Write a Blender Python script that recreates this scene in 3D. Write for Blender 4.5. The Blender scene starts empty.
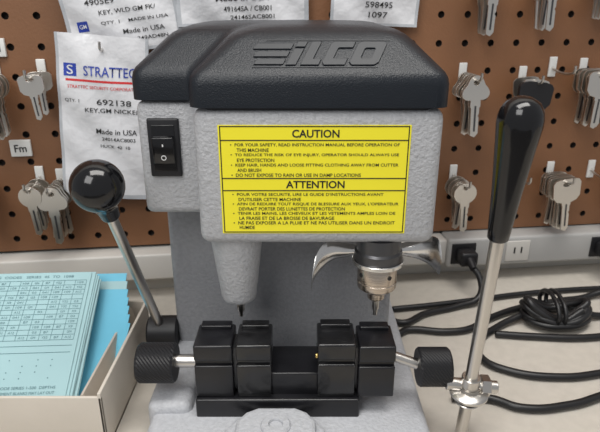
import bpy, bmesh, math, random
from mathutils import Matrix, Vector, Euler
random.seed(4)
S=bpy.context.scene
try: S.view_settings.view_transform='Standard'
except Exception: pass
R=math.radians
COL=bpy.context.collection

# ---------------------------------------------------------------- materials
def mat(name,col,rough=.5,metal=0,bump=0,bscale=200,var=0,vscale=20,coat=0,trans=0,emit=None,dist=.001,stretch=None,spec=.5):
    m=bpy.data.materials.new(name); m.use_nodes=True
    nt=m.node_tree; b=nt.nodes['Principled BSDF']
    b.inputs['Base Color'].default_value=(*col,1)
    b.inputs['Roughness'].default_value=rough
    b.inputs['Metallic'].default_value=metal
    b.inputs['Specular IOR Level'].default_value=spec
    if coat: b.inputs['Coat Weight'].default_value=coat; b.inputs['Coat Roughness'].default_value=.15
    if trans: b.inputs['Transmission Weight'].default_value=trans
    tc=nt.nodes.new('ShaderNodeTexCoord')
    src=tc.outputs['Object']
    if stretch:
        mp=nt.nodes.new('ShaderNodeMapping'); mp.inputs['Scale'].default_value=stretch
        nt.links.new(src,mp.inputs[0]); src=mp.outputs[0]
    if bump:
        n=nt.nodes.new('ShaderNodeTexNoise'); n.inputs['Scale'].default_value=bscale; n.inputs['Detail'].default_value=3
        bp=nt.nodes.new('ShaderNodeBump'); bp.inputs['Strength'].default_value=bump; bp.inputs['Distance'].default_value=dist
        nt.links.new(src,n.inputs['Vector']); nt.links.new(n.outputs['Fac'],bp.inputs['Height']); nt.links.new(bp.outputs[0],b.inputs['Normal'])
    if var:
        n=nt.nodes.new('ShaderNodeTexNoise'); n.inputs['Scale'].default_value=vscale; n.inputs['Detail'].default_value=5
        cr=nt.nodes.new('ShaderNodeValToRGB')
        cr.color_ramp.elements[0].position=.3; cr.color_ramp.elements[1].position=.7
        cr.color_ramp.elements[0].color=(*[c*(1-var) for c in col],1)
        cr.color_ramp.elements[1].color=(*[min(1,c*(1+var)) for c in col],1)
        nt.links.new(src,n.inputs['Vector']); nt.links.new(n.outputs['Fac'],cr.inputs[0]); nt.links.new(cr.outputs[0],b.inputs['Base Color'])
    return m
M=dict(
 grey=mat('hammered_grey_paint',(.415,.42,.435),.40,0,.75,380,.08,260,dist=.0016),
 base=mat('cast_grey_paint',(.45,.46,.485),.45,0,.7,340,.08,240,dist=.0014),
 column=mat('column_grey_shaded',(.27,.275,.29),.45,0,.75,380,.09,260,dist=.0014),  # machine grey darkened: shade below the head is put into the colour
 cover=mat('black_textured_plastic',(.009,.012,.017),.34,0,.4,900,spec=.38),
 logo=mat('moulded_logo_plastic',(.010,.013,.018),.42,spec=.42),
 yellow=mat('yellow_vinyl',(.90,.80,.03),.35),
 ink=mat('black_ink',(.012,.012,.012),.5),
 blk=mat('black_plastic_gloss',(.005,.005,.006),.12,0,0,spec=.5),
 blkm=mat('black_plastic_matte',(.011,.011,.013),.45,spec=.4),
 vise=mat('blackened_steel',(.008,.008,.010),.3,.0,.2,150,.3,60,spec=.5),
 vise2=mat('blackened_steel_worn',(.010,.010,.011),.22,.0,.5,80,.5,60,spec=.55),
 steel=mat('steel',(.60,.575,.54),.28,1,.1,120),
 chuck=mat('chuck_steel',(.52,.45,.38),.25,1,.1,60,.15,40,stretch=(1,1,20)),
 chrome=mat('polished_steel',(.70,.69,.67),.22,1,.25,60),
 nickel=mat('nickel_key',(.70,.67,.62),.3,1,.2,90),
 brass=mat('brass',(.7,.5,.18),.3,1),
 peg=mat('brown_hardboard',(.205,.093,.042),.55,0,.3,300,.16,9),
 dark=mat('hole_shade_dark',(.012,.007,.005),.9),  # near-black colour standing in for the shade inside the peg holes
 wall=mat('painted_wall',(.62,.60,.56),.7,0,.2,60),
 counter=mat('laminate_beige',(.56,.52,.46),.38,0,.08,60,.05,90),
 cab=mat('cabinet_laminate',(.45,.42,.38),.5,0,.1,30),
 floor=mat('vinyl_floor',(.30,.28,.25),.5,0,.1,20,.1,8),
 race=mat('raceway_white',(.58,.56,.525),.45),
 strip=mat('raceway_grey',(.40,.395,.385),.4),
 cable=mat('cable_rubber',(.010,.010,.011),.4),
 box=mat('carton_board',(.60,.55,.48),.7,0,.2,80,.06,15),
 boxin=mat('carton_inner',(.50,.445,.38),.75,0,.2,80,.06,15),
 card=mat('pale_blue_card',(.34,.53,.56),.6,0,.05,60),
 cyan=mat('cyan_card',(.13,.48,.66),.5,0,.1,40,.08,20),
 cardink=mat('card_ink',(.10,.20,.23),.6),
 bag=mat('bag_paper',(.66,.665,.69),.3,0,.9,45,dist=.003),
 bagedge=mat('poly_film',(.45,.47,.50),.15,0,.8,70,.15,40),
 blue=mat('print_blue',(.02,.05,.35),.5),
 red=mat('print_red',(.6,.03,.03),.5),
 white=mat('white_plastic',(.70,.70,.68),.4),
 switchw=mat('switch_mark',(.8,.8,.8),.5),
 gmetal=mat('dark_metal',(.09,.09,.095),.35,.8),
)

# ---------------------------------------------------------------- helpers
def link(o,parent=None,mx=None):
    COL.objects.link(o)
    if parent: o.parent=parent
    if mx is not None: o.matrix_basis=mx
    return o
def empty(name,mx=None):
    o=bpy.data.objects.new(name,None); o.empty_display_size=.02
    return link(o,None,mx)
def finish(bm,name,m,parent=None,mx=None,smooth=True,ang=35):
    me=bpy.data.meshes.new(name); bmesh.ops.recalc_face_normals(bm,faces=bm.faces[:]); bm.to_mesh(me); bm.free()
    if isinstance(m,(list,tuple)):
        for k in m: me.materials.append(M[k])
    else: me.materials.append(M[m])
    if smooth:
        me.shade_smooth(); me.set_sharp_from_angle(angle=R(ang))
    return link(bpy.data.objects.new(name,me),parent,mx)
def box(name,lo,hi,m,parent=None,bev=0,seg=3,mx=None):
    bm=bmesh.new(); bmesh.ops.create_cube(bm,size=1)
    for v in bm.verts:
        v.co=Vector([lo[i]+(v.co[i]+.5)*(hi[i]-lo[i]) for i in range(3)])
    if bev: bmesh.ops.bevel(bm,geom=bm.edges[:],offset=bev,segments=seg,profile=.5,affect='EDGES')
    return finish(bm,name,m,parent,mx,ang=50)
def frame(p0,p1):
    p0=Vector(p0);p1=Vector(p1); d=(p1-p0); L=d.length
    q=d.to_track_quat('Z','Y'); return Matrix.Translation(p0)@q.to_matrix().to_4x4(),L
def lathe(name,prof,m,parent=None,mx=None,n=40,ang=35,bm=None):
    own=bm is None
    if own: bm=bmesh.new()
    rings=[]
    for r,z in prof:
        if r<1e-6: rings.append([bm.verts.new((0,0,z))])
        else: rings.append([bm.verts.new((r*math.cos(2*math.pi*i/n),r*math.sin(2*math.pi*i/n),z)) for i in range(n)])
    for a,b in zip(rings,rings[1:]):
        for i in range(n):
            j=(i+1)%n
            if len(a)==1 and len(b)==1: continue
            if len(a)==1: bm.faces.new((a[0],b[i],b[j]))
            elif len(b)==1: bm.faces.new((a[i],a[j],b[0]))
            else: bm.faces.new((a[i],a[j],b[j],b[i]))
    return finish(bm,name,m,parent,mx,ang=ang)
def rod(name,p0,p1,r,m,parent=None,r2=None,n=28,ch=.0006):
    mx,L=frame(p0,p1); r2=r if r2 is None else r2
    return lathe(name,[(0,0),(r-ch,0),(r,ch),(r2,L-ch),(r2-ch,L),(0,L)],m,parent,mx,n)
def knurl(name,p0,p1,r,m,parent=None,n=56):
    mx,L=frame(p0,p1); bm=bmesh.new(); rows=18
    rings=[]
    c0=bm.verts.new((0,0,0)); c1=bm.verts.new((0,0,L))
    for k in range(rows+1):
        z=L*(.06+.88*k/rows); ring=[]
        for i in range(n):
            rr=r-(.0006 if (i+k)%2 else 0); a=2*math.pi*i/n
            ring.append(bm.verts.new((rr*math.cos(a),rr*math.sin(a),z)))
        rings.append(ring)
    e0=[bm.verts.new(((r-.0015)*math.cos(2*math.pi*i/n),(r-.0015)*math.sin(2*math.pi*i/n),0)) for i in range(n)]
    e1=[bm.verts.new(((r-.0015)*math.cos(2*math.pi*i/n),(r-.0015)*math.sin(2*math.pi*i/n),L)) for i in range(n)]
    rings=[e0]+rings+[e1]
    for a,b in zip(rings,rings[1:]):
        for i in range(n):
            j=(i+1)%n; bm.faces.new((a[i],a[j],b[j],b[i]))
    for i in range(n):
        j=(i+1)%n; bm.faces.new((c0,e0[j],e0[i])); bm.faces.new((c1,e1[i],e1[j]))
    return finish(bm,name,m,parent,mx,smooth=False)
def curve_mesh(cu,name,m,parent,mx,ang=40,fn=None):
    o=bpy.data.objects.new('tmp',cu); COL.objects.link(o)
    dg=bpy.context.evaluated_depsgraph_get(); me=bpy.data.meshes.new_from_object(o.evaluated_get(dg))
    bpy.data.objects.remove(o); me.name=name
    if fn: fn(me)
    me.materials.clear(); me.materials.append(M[m])
    if ang: me.shade_smooth(); me.set_sharp_from_angle(angle=R(ang))
    return link(bpy.data.objects.new(name,me),parent,mx)
def tube(name,pts,r,m,parent=None,mx=None,cyclic=False):
    cu=bpy.data.curves.new(name,'CURVE'); cu.dimensions='3D'; cu.bevel_depth=r; cu.bevel_resolution=4; cu.resolution_u=10; cu.use_fill_caps=True
    sp=cu.splines.new('BEZIER'); sp.bezier_points.add(len(pts)-1)
    for b,p in zip(sp.bezier_points,pts):
        b.co=p; b.handle_left_type=b.handle_right_type='AUTO'
    sp.use_cyclic_u=cyclic
    return curve_mesh(cu,name,m,parent,mx,60)
def plate(name,loops,th,m,parent=None,mx=None,bev=0,fn=None):
    cu=bpy.data.curves.new(name,'CURVE'); cu.dimensions='2D'; cu.fill_mode='BOTH'; cu.extrude=th/2; cu.bevel_depth=bev; cu.bevel_resolution=1
    for L in loops:
        sp=cu.splines.new('POLY'); sp.points.add(len(L)-1)
        for p,q in zip(sp.points,L): p.co=(q[0],q[1],0,1)
        sp.use_cyclic_u=True
    return curve_mesh(cu,name,m,parent,mx,30,fn)
def text(name,s,w,h,m,parent=None,mx=None,ext=0,off=0,shear=0,fn=None):
    cu=bpy.data.curves.new(name,'FONT'); cu.body=s; cu.size=1; cu.extrude=0; cu.offset=off; cu.shear=shear; cu.resolution_u=3
    def g(me):
        xs=[v.co.x for v in me.vertices]; ys=[v.co.y for v in me.vertices]
        if not xs: return
        cx=(min(xs)+max(xs))/2; cy=(min(ys)+max(ys))/2
        sx=w/(max(xs)-min(xs)); sy=(h/(max(ys)-min(ys))) if h else sx
        for v in me.vertices:
            v.co=((v.co.x-cx)*sx,(v.co.y-cy)*sy,v.co.z)
        if fn: fn(me)
    return curve_mesh(cu,name,m,parent,mx,0,g)
T=Matrix.Translation
def RX(a): return Matrix.Rotation(R(a),4,'X')
def RY(a): return Matrix.Rotation(R(a),4,'Y')
def RZ(a): return Matrix.Rotation(R(a),4,'Z')

AL=math.degrees(math.atan(.12))
MW=T((0,.70,0))@RZ(AL)       # wall frame: local x along the wall, -y towards the room

# ---------------------------------------------------------------- room
box('floor',(-2,-2,-.92),(2,1.6,-.90),'floor')
box('wall_back',(-1.6,.012,-.90),(1.6,.06,1.5),'wall',mx=MW)
bm=bmesh.new()
pl=[(-1.3,.08),(1.3,.08),(1.3,.70+.12*1.3+.010),(-1.3,.70-.12*1.3+.010)]
lo=[bm.verts.new((x,y,-.035)) for x,y in pl]; hi=[bm.verts.new((x,y,0)) for x,y in pl]
bm.faces.new(hi); bm.faces.new(lo[::-1])
for i in range(4):
    j=(i+1)%4; bm.faces.new((lo[i],lo[j],hi[j],hi[i]))
bmesh.ops.bevel(bm,geom=[e for e in bm.edges if abs(e.verts[0].co.y-.08)<1e-4 and abs(e.verts[1].co.y-.08)<1e-4],offset=.008,segments=4,affect='EDGES')
ct=empty('counter')
finish(bm,'countertop','counter',ct)
box('cabinet_body',(-1.28,.12,-.90),(1.28,.50,-.035),'cab',ct,.003)
for i in range(4):
    box('cabinet_door_%d'%i,(-1.27+i*.635,.10,-.82),(-1.27+i*.635+.625,.12,-.06),'cab',ct,.003)

# pegboard with real holes
bm=bmesh.new(); sp=.0335; u0=-.95; z0=.070; nc,nr=58,20; th=.005; rh=.0042; N=12
vc={}
def gv(x,z):
    k=(round(x,5),round(z,5))
    if k not in vc: vc[k]=bm.verts.new((x,0,z))
    return vc[k]
for c in range(nc):
    for r in range(nr):
        cx=u0+(c+.5)*sp; cz=z0+(r+.5)*sp; h=sp/2
        outer=[]
        for i in range(N):
            a=2*math.pi*i/N+math.pi/12*3; ca,sa=math.cos(a),math.sin(a); k=h/max(abs(ca),abs(sa))
            outer.append(gv(cx+ca*k,cz+sa*k))
        inn=[bm.verts.new((cx+rh*math.cos(2*math.pi*i/N+math.pi/4),0,cz+rh*math.sin(2*math.pi*i/N+math.pi/4))) for i in range(N)]
        bk=[bm.verts.new((v.co.x,th,v.co.z)) for v in inn]
        for i in range(N):
            j=(i+1)%N
            bm.faces.new((outer[i],outer[j],inn[j],inn[i]))
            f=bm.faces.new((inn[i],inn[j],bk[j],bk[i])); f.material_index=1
pgb=empty('pegboard',MW)
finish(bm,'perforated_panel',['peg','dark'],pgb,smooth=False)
box('hole_shade_backer',(u0,.0055,z0),(u0+nc*sp,.0115,z0+nr*sp),'dark',pgb)  # dark sheet added so the holes read as shaded

# raceway / trim along the wall foot
rw=empty('cable_raceway',MW)
box('raceway_body',(-.95,-.024,.030),(.20,.0115,.066),'race',rw,.003)
box('raceway_outlet_section',(.20,-.028,.026),(.99,.0115,.068),'strip',rw,.004)
for k,u in enumerate((.222,.30,.425,.51,.60)):
    box('outlet_%d'%k,(u-.017,-.030,.032),(u+.017,-.0275,.062),'blkm' if k in(0,2) else 'race',rw,.001)
    for s_ in (-1,1):
        if k not in(0,2): box('slot_%d_%d'%(k,s_),(u+s_*.005-.001,-.0305,.044),(u+s_*.005+.001,-.0298,.053),'ink',rw)

# ---------------------------------------------------------------- key cutting machine
K=empty('key_cutting_machine')
def fillet(poly,rad,n=8):
    out=[]; L=len(poly)
    for i,(p,r) in enumerate(zip(poly,rad)):
        p=Vector(p); a=(Vector(poly[i-1])-p).normalized(); b=(Vector(poly[(i+1)%L])-p).normalized()
        c=p+r*(a+b)
        for k in range(n+1):
            t=math.pi/2*k/n
            out.append(c-r*b*math.cos(t)-r*a*math.sin(t))
    return out
def Lpoly(i,base=(-.136,-.084,.112,.418,.453,.63)):
    x0,x1,x2,yF,yL,yB=base
    x0+=i;x1+=i;x2-=i;yF+=i;yL+=i;yB-=i
    rc=.011+i*.2; rv=.009
    return fillet([(x1,yF),(x2,yF),(x2,yB),(x0,yB),(x0,yL),(x1,yL)],[rc,rc,rc,rc,rc,rv])
def loft(name,levels,m,base=None,capb=True,ang=40):
    bm=bmesh.new(); rings=[]
    for z,i in levels:
        P=Lpoly(i,base) if base else Lpoly(i)
        rings.append([bm.verts.new((p.x,p.y,z)) for p in P])
    n=len(rings[0])
    for a,b in zip(rings,rings[1:]):
        for i in range(n):
            j=(i+1)%n; bm.faces.new((a[i],a[j],b[j],b[i]))
    bm.faces.new(rings[-1])
    if capb: bm.faces.new(rings[0][::-1])
    return finish(bm,name,m,K,ang=ang)
loft('top_cover',[(.2955,.003),(.2955,0),(.312,0),(.317,.001),(.3205,.003),(.3235,.006),(.342,.0245),(.3455,.0285),(.3485,.034),(.351,.042),(.3525,.052),(.353,.06)],'cover',ang=60)
loft('cover_seam',[(.292,.006),(.297,.006)],'blkm')
box('head_housing',(-.082,.420,.183),(.110,.628,.2945),'grey',K,.009,4)
box('belt_housing',(-.134,.455,.197),(-.070,.626,.2945),'grey',K,.007,4)
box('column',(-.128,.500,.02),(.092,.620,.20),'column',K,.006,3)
box('base_casting',(-.132,.350,0),(.112,.625,.029),'base',K,.008,4)
box('base_left_foot',(-.136,.40,0),(-.096,.52,.038),'base',K,.008,4)
# bracket pad in front of the bed, with its fixing hole seen from above
pad=[(-.060,.330),(-.060,.372),(-.052,.384),(-.040,.392),(-.002,.392),(.010,.384),(.018,.372),(.018,.330)]
plate('front_pad_lower',[pad],.020,'base',K,T((0,0,.024)),.003)
pad2=[(-.050,.332),(-.050,.374),(-.044,.383),(-.035,.388),(-.005,.388),(.004,.383),(.010,.374),(.010,.332)]
plate('front_pad_upper',[pad2],.010,'base',K,T((0,0,.036)),.003)
lathe('pad_boss',[(0,.038),(.0125,.038),(.0125,.045),(.0112,.0465),(.0062,.0465),(.0055,.0455),(.0055,.040),(0,.040)],'base',K,T((-.020,.368,0)))
lathe('pad_screw',[(0,.0425),(.005,.0425),(.005,.040)],'ink',K,T((-.020,.368,0)))

# label
F=.4193
box('warning_label',(-.0625,F,.194),(.0845,F+.001,.2825),'yellow',K)
def lt(s,x,z,w,h,nm='label_text',off=.0): return text(nm,s,w,h,'ink',K,T((x,F-.00025,z))@RX(90),off=off)
def ln(x0,z0_,x1,z1_): box('label_rule',(x0,F-.0002,z0_),(x1,F,z1_),'ink',K)
for z in (.2708,.2405,.2305): ln(-.061,z-.0004,.083,z+.0004)
for z in (.1952,.2815): ln(-.0613,z-.0004,.0833,z+.0004)
for x in (-.0609,.0829): ln(x-.0004,.1952,x+.0004,.2815)
lt('CAUTION',.012,.2760,.036,.0062,off=.02)
lt('ATTENTION',.012,.2355,.046,.0062,off=.02)
A=["•  FOR YOUR SAFETY, READ INSTRUCTION MANUAL BEFORE OPERATION OF","    THIS MACHINE","•  TO REDUCE THE RISK OF EYE INJURY, OPERATOR SHOULD ALWAYS USE","    EYE PROTECTION","•  KEEP HAIR, HANDS AND LOOSE FITTING CLOTHING AWAY FROM CUTTER","    AND BRUSH","•  DO NOT EXPOSE TO RAIN OR USE IN DAMP LOCATIONS"]
B=["•  POUR VOTRE SECURITE, LIRE LE GUIDE D'INSTRUCTIONS AVANT","    D'UTILISER CETTE MACHINE","•  AFIN DE REDUIRE TOUT RISQUE DE BLESSURE AUX YEUX, L'OPERATEUR","    DEVRAIT PORTER DES LUNETTES DE PROTECTION","•  TENIR LES MAINS, LES CHEVEUX ET LES VETEMENTS AMPLES LOIN DE","    LA FRAISE ET DE LA BROSSE DE BAVURAGE","•  NE PAS EXPOSER A LA PLUIE ET NE PAS UTILISER DANS UN ENDROIT","    HUMIDE"]
def block(L,zt,pitch,h):
    for i,s in enumerate(L):
        ind=(len(s)-len(s.lstrip()))*.0012
        w=.00206*len(s.strip()); x0=-.0535+ind
        lt(s.strip(),x0+w/2,zt-i*pitch,w,h,off=.012)
block(A,.2672,.0040,.0028)
block(B,.2272,.0040,.0028)

# moulded logo on the sloped front of the cover
LG=T((.0145,.4338,.3332))@RX(45)@Matrix.Diagonal((1.12,1.12,1,1))
def sk(L,x): return [(px+x+py*.42,py) for px,py in L]
def lg(loops,x): plate('logo_letter',[sk(l,x) for l in loops],.0018,'logo',K,LG,.0003)
def oct_(w,h,c): return [(-w,-h+c),(-w+c,-h),(w-c,-h),(w,-h+c),(w,h-c),(w-c,h),(-w+c,h),(-w,h-c)]
lg([[(-.003,-.0095),(.003,-.0095),(.003,.0035),(-.003,.0035)]],-.0150)
lg([[(-.003,.0055),(.003,.0055),(.003,.0095),(-.003,.0095)]],-.0150)
lg([[(-.005,-.0095),(.0065,-.0095),(.0065,-.0050),(.001,-.0050),(.001,.0095),(-.005,.0095)]],-.0035)
lg([[(-.0075,-.0075),(-.0055,-.0095),(.0078,-.0095),(.0078,-.0048),(-.0012,-.0048),(-.0018,-.004),(-.0018,.004),(-.0012,.0048),(.0078,.0048),(.0078,.0095),(-.0055,.0095),(-.0075,.0075)]],.0125)
lg([oct_(.0095,.0095,.0022),oct_(.0038,.0046,.001)],.0325)
for k in range(3):
    y=-.0072+k*.0064
    plate('logo_bar',[sk([(-.0265+(.004-k*.003),-.0019+y),(-.0035,-.0019+y),(-.0035,.0022+y),(-.0255+(.004-k*.003),.0022+y)],-.0170)],.0018,'logo',K,LG,.0002)
for y in (-.0112,.0112):
    plate('logo_rule',[sk([(-.040,y-.0003),(.043,y-.0003),(.043,y+.0003),(-.040,y+.0003)],0)],.0010,'logo',K,LG)

# rocker switch
box('switch_bezel',(-.125,.4515,.232),(-.099,.456,.281),'blkm',K,.0015)
box('switch_well',(-.1215,.4508,.237),(-.1025,.4520,.276),'blk',K,.0005)
box('switch_rocker',(-.009,-.003,-.0115),(.009,.003,.0115),'blk',K,.001,mx=T((-.112,.4500,.2555))@RX(8))
box('switch_on_mark',(-.1125,.4462,.259),(-.1115,.4468,.265),'switchw',K)
lathe('switch_off_mark',[(.0022,0),(.0016,0),(.0016,.0004),(.0022,.0004),(.0022,0)],'switchw',K,T((-.112,.4473,.2495))@RX(98),16)

# tracer side
C0=(-.0555,.452)
lathe('tracer_boss',[(0,.116),(.0125,.116),(.0148,.1175),(.0158,.121),(.0235,.184),(0,.184)],'grey',K,T((C0[0],C0[1],0)),48,50)
lathe('tracer_collar',[(0,.1115),(.0045,.1115),(.006,.1125),(.006,.117),(0,.117)],'steel',K,T((C0[0]+.001,C0[1],0)))
lathe('tracer_pin',[(0,.0965),(.0018,.0975),(.0022,.102),(.0036,.104),(.0036,.112),(0,.112)],'steel',K,T((C0[0]+.001,C0[1],0)))
# cutter side
C1=T((.0675,.440,0))
lathe('spindle_collar',[(0,.158),(.0195,.158),(.0205,.160),(.0205,.170),(.019,.172),(.019,.184),(0,.184)],'gmetal',K,C1,48)
lathe('cutter_chuck',[(0,.132),(.0125,.132),(.0168,.1355),(.0172,.137),(.0172,.141),(.0165,.1415),(.0165,.1428),(.0172,.1435),(.0172,.157),(.0165,.1585),(0,.1585)],'chuck',K,C1,48)
lathe('chuck_nose',[(0,.122),(.0055,.122),(.0075,.124),(.0085,.1325),(0,.1325)],'chuck',K,C1)
lathe('cutter_bit',[(0,.105),(.0018,.106),(.0022,.111),(.0032,.113),(.0032,.123),(0,.123)],'steel',K,C1)
for a in (-60,-150,60):
    rod('chuck_pin_hole',(.0675+.0165*math.cos(R(a)),.440+.0165*math.sin(R(a)),.150),(.0675+.0178*math.cos(R(a)),.440+.0178*math.sin(R(a)),.150),.002,'ink',K,ch=.0002)
# polished chip guard: crescent band round the spindle
def band(nm,pts,th=.0014):
    bm=bmesh.new(); n=len(pts); sub=6; P=[]
    def cr(p0,p1,p2,p3,t): return tuple(.5*((2*b)+(-a+c)*t+(2*a-5*b+4*c-d)*t*t+(-a+3*b-3*c+d)*t**3) for a,b,c,d in zip(p0,p1,p2,p3))
    for i in range(n-1):
        for k in range(sub):
            P.append(cr(pts[max(0,i-1)],pts[i],pts[i+1],pts[min(n-1,i+2)],k/sub))
    P.append(pts[-1]); m_=5; rows=[]
    for p in P:
        row=[]
        for j in range(m_+1):
            t=j/m_; z=p[1]+(p[2]-p[1])*t; bul=.004*math.sin(math.pi*t)
            row.append((p[0],p[3]-bul,z))
        rows.append(row)
    F_=[[bm.verts.new(c) for c in r] for r in rows]; G=[[bm.verts.new((c[0],c[1]+th,c[2])) for c in r] for r in rows]
    for i in range(len(rows)-1):
        for j in range(m_):
            bm.faces.new((F_[i][j],F_[i+1][j],F_[i+1][j+1],F_[i][j+1])); bm.faces.new((G[i][j],G[i][j+1],G[i+1][j+1],G[i+1][j]))
        bm.faces.new((F_[i][0],G[i][0],G[i+1][0],F_[i+1][0])); bm.faces.new((F_[i][m_],F_[i+1][m_],G[i+1][m_],G[i][m_]))
    for i in (0,-1):
        for j in range(m_): bm.faces.new((F_[i][j],F_[i][j+1],G[i][j+1],G[i][j]))
    return finish(bm,nm,'chrome',K,T((.0675,.440,.160)),ang=60)
band('guard_wing_a',[(-.010,.006,-.001,.016),(-.024,.007,-.005,.018),(-.038,.010,-.008,.017),(-.048,.008,-.015,.013),(-.055,-.004,-.023,.007),(-.0572,-.018,-.030,.002),(-.0578,-.027,-.032,.000)])
band('guard_wing_b',[(.010,.006,-.001,.016),(.026,.009,-.004,.017),(.038,.014,-.006,.015),(.047,.018,-.009,.010),(.052,.018,-.013,.004),(.0545,.010,-.014,.000)])
rod('guard_ring',(.0675,.440,.1585),(.0675,.440,.1625),.0225,'chrome',K,n=48)

# vise
box('vise_bed',(-.091,.396,.027),(.052,.462,.047),'vise',K,.002)
box('vise_slide',(-.030,.404,.046),(.020,.446,.069),'vise',K,.0015)
def jaw(nm,x0,x1,m,zt):
    box(nm+'_body',(x0,.400,.047),(x1,.436,zt-.020),m,K,.0015)
    box(nm+'_neck',(x0+.0005,.403,zt-.0215),(x1-.0005,.434,zt-.014),m,K,.0006)
    box(nm+'_cap',(x0,.400,zt-.0155),(x1,.436,zt),m,K,.0018)
    box(nm+'_ridge',(x0+.003,.426,zt-.001),(x1-.003,.436,zt+.0035),m,K,.001)
jaw('jaw_a',-.0905,-.0575,'vise',.099)
jaw('jaw_b',-.0545,-.0245,'vise2',.0995)
jaw('jaw_c',.0150,.0475,'vise2',.1005)
jaw('jaw_d',.0500,.0815,'vise',.098)
box('jaw_tie_l',(-.058,.408,.050),(-.054,.430,.092),'gmetal',K)
box('jaw_tie_r',(.047,.408,.050),(.0505,.430,.092),'gmetal',K)
rod('jaw_screw',(.013,.402,.0885),(.0152,.402,.0885),.0022,'brass',K)
rod('clamp_rod_l',(-.112,.418,.072),(-.088,.418,.072),.0058,'steel',K)
knurl('clamp_knob_l',(-.143,.418,.070),(-.110,.418,.070),.0178,'blkm',K)
rod('clamp_knob_l_face',(-.1436,.418,.070),(-.1425,.418,.070),.012,'gmetal',K)
rod('clamp_rod_r',(.080,.418,.078),(.104,.414,.071),.0046,'steel',K)
knurl('clamp_knob_r',(.103,.412,.070),(.131,.412,.070),.0172,'blkm',K)

# carriage lever with ball knob (left)
hub=(-.144,.505,.047); ball=Vector((-.1595,.42,.234))
rod('lever_hub',(-.158,.505,.047),(-.126,.505,.047),.0165,'blkm',K,ch=.002)
rod('ball_lever_rod',hub,ball,.0047,'steel',K)
mx,L=frame(ball+(Vector(hub)-ball).normalized()*.034,ball)
pr=[(0,0),(.0075,0),(.0085,.002),(.0095,.010)]
for k in range(1,15):
    a=R(-62+k*152/14); pr.append((max(0,.0212*math.cos(a)),.034+.0212*math.sin(a)))
pr[-1]=(0,.0552)
lathe('ball_knob',pr,'blk',K,mx,48,60)

# feed lever with tapered grip (right)
def lp(z):
    t=(z-.01)/(.311-.01); return Vector((.1455+.0015*t,.402-.032*t,z))
rod('feed_lever_rod',lp(.004),lp(.215),.0053,'steel',K)
mx,L=frame(lp(.205),lp(.312))
lathe('feed_lever_grip',[(0,0),(.0065,0),(.0078,.0015),(.0084,.010),(.0105,.040),(.0138,.075),(.0152,.088),(.0152,.093),(.0140,.0985),(.0110,.1035),(.006,.1065),(0,.1075)],'blk',K,mx,48,60)
mx,L=frame(lp(.052),lp(.062))
lathe('lever_flange',[(0,0),(.013,0),(.0165,.002),(.0165,.004),(.0145,.0055),(.009,.0065),(.009,.010),(0,.010)],'steel',K,mx,40)
rod('lever_pivot',(.126,.400,.062),(.170,.398,.059),.0055,'steel',K)
rod('lever_pivot_nut',(.155,.399,.060),(.163,.399,.0595),.0095,'steel',K,n=6)
rod('lever_collar',lp(.062),lp(.072),.0080,'steel',K)
for zz in (.0445,.048): rod('lever_washer',lp(zz),lp(zz+.002),.011,'steel',K)

# ---------------------------------------------------------------- wall hooks with key blanks
def bow(kind):
    if kind==0:
        P=[(-.0135*math.sin(R(24+k*312/27)),-.006-.0125*math.cos(R(24+k*312/27))) for k in range(28)]
    elif kind==1:
        P=[(-.006,-.020),(-.012,-.018),(-.016,-.013),(-.0165,.002),(-.014,.0055),(-.008,.007),(.008,.007),(.014,.0055),(.0165,.002),(.016,-.013),(.012,-.018),(.006,-.020)]
    else:
        P=[]
        for k in range(36):
            a=24+k*312/35; r=.0118+.0022*math.cos(R(3*(a-180)))
            P.append((-r*1.1*math.sin(R(a)),-.006-r*math.cos(R(a))))
    return P
def keymesh(nm,kind,m,parent,mx,s=1,L=.034):
    P=bow(kind); zb=-.020
    bl=[(.0052,zb),(.0052,zb-.003),(.0042,zb-.004),(.0042,zb-.010),(.003,zb-.012),(.0042,zb-.014),(.0042,zb-L+.004),(.001,zb-L),(-.0035,zb-L+.002),(-.0042,zb-.004),(-.0052,zb-.003),(-.0052,zb)]
    loop=[(x*s,y*s) for x,y in P+bl]
    hole=[(.0032*s*math.cos(2*math.pi*i/14),.001*s+.0028*s*math.sin(2*math.pi*i/14)) for i in range(14)]
    if kind==1: hole=[(x*1.8,y) for x,y in hole]
    o=plate(nm,[loop,hole],.0019,m,parent,mx,.0002)
    plate(nm+'_groove',[[(-.0008*s,(zb-.002)*s),(.0012*s,(zb-.002)*s),(.0012*s,(zb-L+.006)*s),(-.0008*s,(zb-L+.006)*s)]],.0027,'gmetal',parent,mx)
    return o
def bunch(u,z,kind=0,n=5,s=1.15,d=.052,black=False,spread=6,plate_=True):
    e=empty('key_bunch',MW@T((u,0,z)))
    tube('hook',[(0,.000,.004),(0,-.006,.001),(0,-d,0),(0,-d-.006,.003),(0,-d-.007,.010)],.0016,'steel',e)
    if plate_: box('hook_plate',(-.005,-.003,-.009),(.005,0,.016),'white',e,.001)
    for i in range(n):
        y=-.014-(d-.020)*i/max(1,n-1)
        rz=random.uniform(-spread,spread)*1.5; ry=random.uniform(-spread,spread)
        keymesh('key_%d'%i,kind,'nickel',e,T((0,y,-.0035*s+.0004))@RY(ry)@RZ(rz)@RX(90),s)
        if black and i==n-1:
            plate('key_cover',[[(x*1.3,y_*1.25) for x,y_ in bow(1)]],.005,'blkm',e,T((0,y-.0005,-.008))@RY(ry)@RX(90),.0005)
    return e
bunch(.206,.282,2,6,1.2)
bunch(.286,.277,1,2,1.0,.045,True)
bunch(.367,.286,1,6,1.15)
bunch(.207,.150,0,4,1.1)
bunch(.345,.150,1,6,1.2)
bunch(.440,.150,0,4,1.1)
bunch(.215,.395,0,4,1.1)
bunch(.285,.400,0,4,1.1)
bunch(.362,.412,1,4,1.1)
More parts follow.
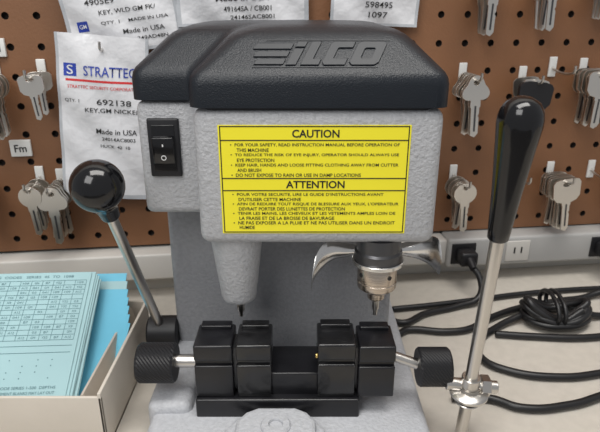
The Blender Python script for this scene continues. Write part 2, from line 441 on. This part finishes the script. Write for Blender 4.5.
bunch(.450,.286,0,4,1.1)
bunch(-.350,.292,0,5,1.2)
bunch(-.300,.292,1,2,.8)
bunch(-.322,.166,0,3,1.0)
bunch(-.298,.162,2,5,1.15)
bunch(-.385,.165,0,4,1.1)
bunch(-.425,.292,1,4,1.1)
for i,(u,z) in enumerate(((.155,.288),(.148,.150),(-.150,.168),(.405,.150),(.290,.150),(.325,.288))):
    e=empty('peg_hook',MW@T((u,0,z)))
    tube('wire',[(0,.000,.004),(0,-.006,.001),(0,-.045,0),(0,-.051,.003),(0,-.052,.010)],.0016,'steel',e)
    box('hook_plate',(-.005,-.003,-.009),(.005,0,.016),'white',e,.001)
for s_,u,z in (('Fm',-.338,.205),('0d',-.347,.321)):
    e=empty('price_tag',MW@T((u,0,z)))
    box('tag_plate',(-.012,-.004,-.010),(.012,0,.010),'white',e,.0006)
    text('tag_text',s_,.014,.009,'ink',e,T((0,-.0043,0))@RX(90),off=.015)

# ---------------------------------------------------------------- parts bags
def bag(u,z,w,h,rot,d,prints,seed):
    e=empty('parts_bag',MW@T((u,-d,z))@RY(rot))
    def hz(x,y):
        return .0022*math.sin(x*45+seed)*math.cos(y*38+seed*2)+.0012*math.sin((x+y)*110+seed)+.004*max(0,1-(2*x/w)**2)*max(0,1-(2*y/h)**2)
    bm=bmesh.new(); nx,ny=30,36
    for side in (1,-1):
        g=[[bm.verts.new(((i/nx-.5)*w,(j/ny-.5)*h,side*.0008+(hz((i/nx-.5)*w,(j/ny-.5)*h) if side>0 else hz((i/nx-.5)*w,(j/ny-.5)*h)-.0012*(0 if i in(0,nx) or j in(0,ny) else 1)))) for j in range(ny+1)] for i in range(nx+1)]
        for i in range(nx):
            for j in range(ny):
                f=bm.faces.new((g[i][j],g[i+1][j],g[i+1][j+1],g[i][j+1]))
                edge=i<1 or i>=nx-1 or j<1
                f.material_index=1 if edge else 0
    finish(bm,'film',['bag','bagedge'],e,RX(90),ang=80)
    def fn_at(cx,cy):
        def fn(me):
            for v in me.vertices: v.co.z+=hz(v.co.x+cx,v.co.y+cy)+.0012
        return fn
    for s_,cx,cy,tw,tht,m_ in prints:
        if s_.startswith('#'):
            bm=bmesh.new(); nn=10
            g=[[bm.verts.new(((i/nn-.5)*tw,(j/nn-.5)*tht,hz((i/nn-.5)*tw+cx,(j/nn-.5)*tht+cy)+.0010)) for j in range(nn+1)] for i in range(nn+1)]
            for i in range(nn):
                for j in range(nn): bm.faces.new((g[i][j],g[i+1][j],g[i+1][j+1],g[i][j+1]))
            finish(bm,'print_block',m_,e,RX(90)@T((cx,cy,0)))
        else:
            text('print',s_,tw,tht,m_,e,RX(90)@T((cx,cy,.0003)),off=.005,fn=fn_at(cx,cy))
    tube('hang_hook',[(0,d,h/2-.012),(0,.004,h/2-.014),(0,-.012,h/2-.014),(0,-.014,h/2-.006)],.0015,'steel',e)
    return e
bag(-.205,.378,.125,.125,-7,.012,[('4905E9',-.020,-.006,.032,.006,'ink'),('KEY, WLD GM FK/',.008,-.018,.062,.0055,'ink'),('#',-.044,-.030,.012,.011,'blue'),('GM',-.044,-.030,.008,.0045,'bag'),('QTY. 1    MADE IN USA',.014,-.029,.074,.004,'ink'),('Made in USA',.022,-.040,.046,.0052,'ink'),('249AD48N',.030,-.049,.034,.004,'ink')],1)
bag(-.232,.240,.100,.190,5,.024,[('#',-.035,.056,.014,.014,'blue'),('S',-.035,.056,.007,.010,'bag'),('STRATTEC',.008,.056,.056,.011,'blue'),('#',.002,.045,.084,.0025,'red'),('STRATTEC SECURITY CORPORATION',.002,.038,.080,.0035,'red'),('692138',.012,.022,.038,.0065,'ink'),('KEY,GM NICKEL',.010,.012,.060,.0058,'ink'),('QTY. 1',-.034,.022,.016,.0042,'ink'),('Made in USA',.014,-.012,.046,.0062,'ink'),('24014AC8003',.016,-.021,.038,.0042,'ink'),('HUCK  42  10',.012,-.030,.034,.0036,'ink')],2.2)
bag(-.068,.400,.150,.110,-2,.012,[('49164SA / CB001',.005,-.038,.054,.0055,'ink'),('24146SAC8001',.010,-.047,.050,.0045,'ink'),('Made in USA',.0,-.026,.06,.007,'ink'),('KEY BLANK',-.01,-.010,.05,.008,'ink')],3.1)
bag(.088,.400,.105,.115,2,.012,[('598495',.004,-.034,.032,.0065,'ink'),('1097',.004,-.045,.022,.0065,'ink'),('KEY, GM',.0,-.018,.04,.006,'ink')],4.4)

# ---------------------------------------------------------------- carton of cards (left)
bx=empty('card_box')
X0,X1,Y0,Y1,H=-.45,-.169,.388,.545,.056; t=.003
box('bottom',(X0,Y0,0),(X1,Y1,.003),'boxin',bx)
box('front_panel',(X0,Y0,0),(X1,Y0+t,H),'box',bx,.0008)
box('back_panel',(X0,Y1-t,0),(X1,Y1,H+.005),'boxin',bx,.0008)
box('right_panel',(X1-t,Y0,0),(X1,Y1,H+.004),'box',bx,.0008)
box('left_panel',(X0,Y0,0),(X0+t,Y1,H),'box',bx,.0008)
box('inner_flap',(-.0012,-.001,0),(.0012,.145,.046),'boxin',bx,mx=T((X1-.006,Y0+.004,.012))@RY(-14))
cs=empty('index_card_stack')
CM=T((-.209,.409,.038))@RZ(3)@RX(30)
for k in range(7):
    box('card_%d'%k,(-.225,0,-.0012*k-.0010),(0,.135-.001*k,-.0012*k),'card',cs,mx=CM@T((random.uniform(-.002,.002)+.001*k,random.uniform(-.001,.002),0))@RZ(random.uniform(-.5,.5)))
def cbar(x0,y0,x1,y1): box('card_rule',(x0,y0,.0001),(x1,y1,.0004),'cardink',cs,mx=CM)
for y in (.045,.052): cbar(-.215,y,-.006,y+.0004)
for i in range(13): cbar(-.215,.058+i*.0056,-.006,.058+i*.0056+.0003)
for i in range(20): cbar(-.215+.011*i,.058,-.2147+.011*i,.1252)
for i in range(19):
    for j in range(12):
        if random.random()<.8:
            s_=random.choice(['A12','041','B7','109','GM','Y52','03','X9'])
            text('card_text',s_,.0016*len(s_)+.001,.0024,'cardink',cs,CM@T((-.2095+i*.011,.0609+j*.0056,.0004)))
for i,s_ in enumerate(("REPLACEMENT BLANKS MAY LAY OUT","KEY CODE SERIES 1-500  DEPTHS")):
    text('card_text',s_,.060,.0026,'cardink',cs,CM@T((-.042,.006+i*.0050,.0004)))
for i in range(14):
    for j in range(4):
        if (i*3+j*5)%4: text('card_text','•',.0012,.0012,'cardink',cs,CM@T((-.19+i*.013,.020+j*.006,.0004)))
text('card_title','KEYWAY  SPACING  CODES   SERIES  45  TO  1098',.12,.0028,'cardink',cs,CM@T((-.080,.1300,.0004)))
for k in range(7):
    box('cyan_card_%d'%k,(-.074,0,-.0012),(0,.088+.0022*k,0),'card' if k==5 else 'cyan',cs,mx=T((-.1778-.0010*k,.420+.0075*k,.018+.0025*k))@RZ(-3+1.0*k)@RX(30+1.2*k))

# ---------------------------------------------------------------- cables
def wallp(u,d,z): return tuple(MW@Vector((u,-d,z)))
pc1=empty('power_cord')
def plug(e,u,z):
    box('plug_body',(u-.012,-.052,z-.010),(u+.012,-.030,z+.010),'blkm',e,.004,mx=MW)
    a=MW@Vector((u,-.050,z)); b=MW@Vector((u,-.066,z-.006))
    rod('plug_neck',a,b,.006,'blkm',e,.0045)
plug(pc1,.222,.047)
tube('cord',[wallp(.222,.060,.043),(.236,.655,.030),(.232,.640,.012),(.205,.630,.0050),(.159,.612,.0045),(.118,.591,.0045),(.108,.640,.0045),(.06,.655,.0045)],.0042,'cable',pc1)
pc2=empty('power_cord')
plug(pc2,.425,.047)
pts=[wallp(.425,.060,.043),(.425,.665,.025),(.385,.655,.006),(.335,.640,.006),(.285,.625,.006),(.235,.600,.0050),(.200,.575,.0045),(.174,.570,.0045),(.128,.574,.0045),(.112,.566,.0045),(.105,.640,.013)]
tube('cord',pts,.0042,'cable',pc2)
pc3=empty('coiled_cord')
lp_=[]
for k in range(7):
    for q in range(8):
        a=2*math.pi*q/8
        rx=.036+.003*math.sin(k*2.1); ry=.020+.003*math.cos(k*1.7)
        lp_.append((.312+rx*math.cos(a)+.002*math.sin(k*3),.598+ry*math.sin(a)+.004*(k%3-1),.0055+.0085*(k/2)*(.6+.4*math.cos(a*2))+.0008*q))
tube('coil',lp_,.0042,'cable',pc3)
for dx in (-.004,.004): tube('wrap_tie',[(.308+dx,.598+.028*math.cos(a),.021+.018*math.sin(a)) for a in [2*math.pi*i/10 for i in range(10)]],.0026,'cable',pc3,cyclic=True)
tube('tail_a',[(.278,.600,.012),(.240,.582,.005),(.204,.545,.0045),(.200,.515,.0045),(.2187,.496,.0045),(.271,.484,.0045),(.330,.493,.0045),(.42,.505,.0045)],.0042,'cable',pc3)
tube('tail_b',[(.346,.600,.012),(.375,.605,.005),(.43,.625,.0045),(.50,.62,.0045)],.0042,'cable',pc3)
pc4=empty('power_cord')
tube('cord',[(.150,.452,.0045),(.188,.450,.0045),(.2126,.437,.0045),(.262,.441,.0045),(.31,.458,.0045),(.38,.472,.0045),(.48,.47,.0045)],.0042,'cable',pc4)
pc5=empty('power_cord')
tube('cord',[(.118,.622,.0045),(.17,.632,.0045),(.24,.648,.0045),(.29,.660,.0045),(.36,.672,.0045),(.45,.680,.0045)],.0036,'cable',pc5)
pc6=empty('power_cord')
tube('cord',[(.230,.565,.0045),(.270,.560,.0045),(.33,.557,.0045),(.40,.570,.0045),(.48,.575,.0045)],.0042,'cable',pc6)

# ---------------------------------------------------------------- light + camera
def area(nm,loc,tgt,size,en,col):
    l=bpy.data.lights.new(nm,'AREA'); l.shape='RECTANGLE'; l.size=size[0]; l.size_y=size[1]; l.energy=en; l.color=col
    o=bpy.data.objects.new(nm,l); COL.objects.link(o); o.location=loc
    o.rotation_euler=(Vector(tgt)-Vector(loc)).to_track_quat('-Z','Y').to_euler(); return o
area('ceiling_light',(.10,.15,1.55),(0,.5,.1),(1.2,.5),18.5,(1,.97,.925))
area('ceiling_light.001',(-.6,-.7,1.3),(0,.5,.1),(.8,.8),12,(1,.99,.97))
w=bpy.data.worlds.new('world'); S.world=w; w.use_nodes=True
w.node_tree.nodes['Background'].inputs[0].default_value=(.95,.965,1,1); w.node_tree.nodes['Background'].inputs[1].default_value=.38
cam=bpy.data.cameras.new('camera'); co=bpy.data.objects.new('camera',cam); COL.objects.link(co)
co.location=(0,0,.37); co.rotation_euler=(R(90-21),0,0); cam.sensor_width=36; cam.lens=33.6; cam.clip_start=.01
cam.dof.use_dof=True; cam.dof.focus_distance=.455; cam.dof.aperture_fstop=16
S.camera=co
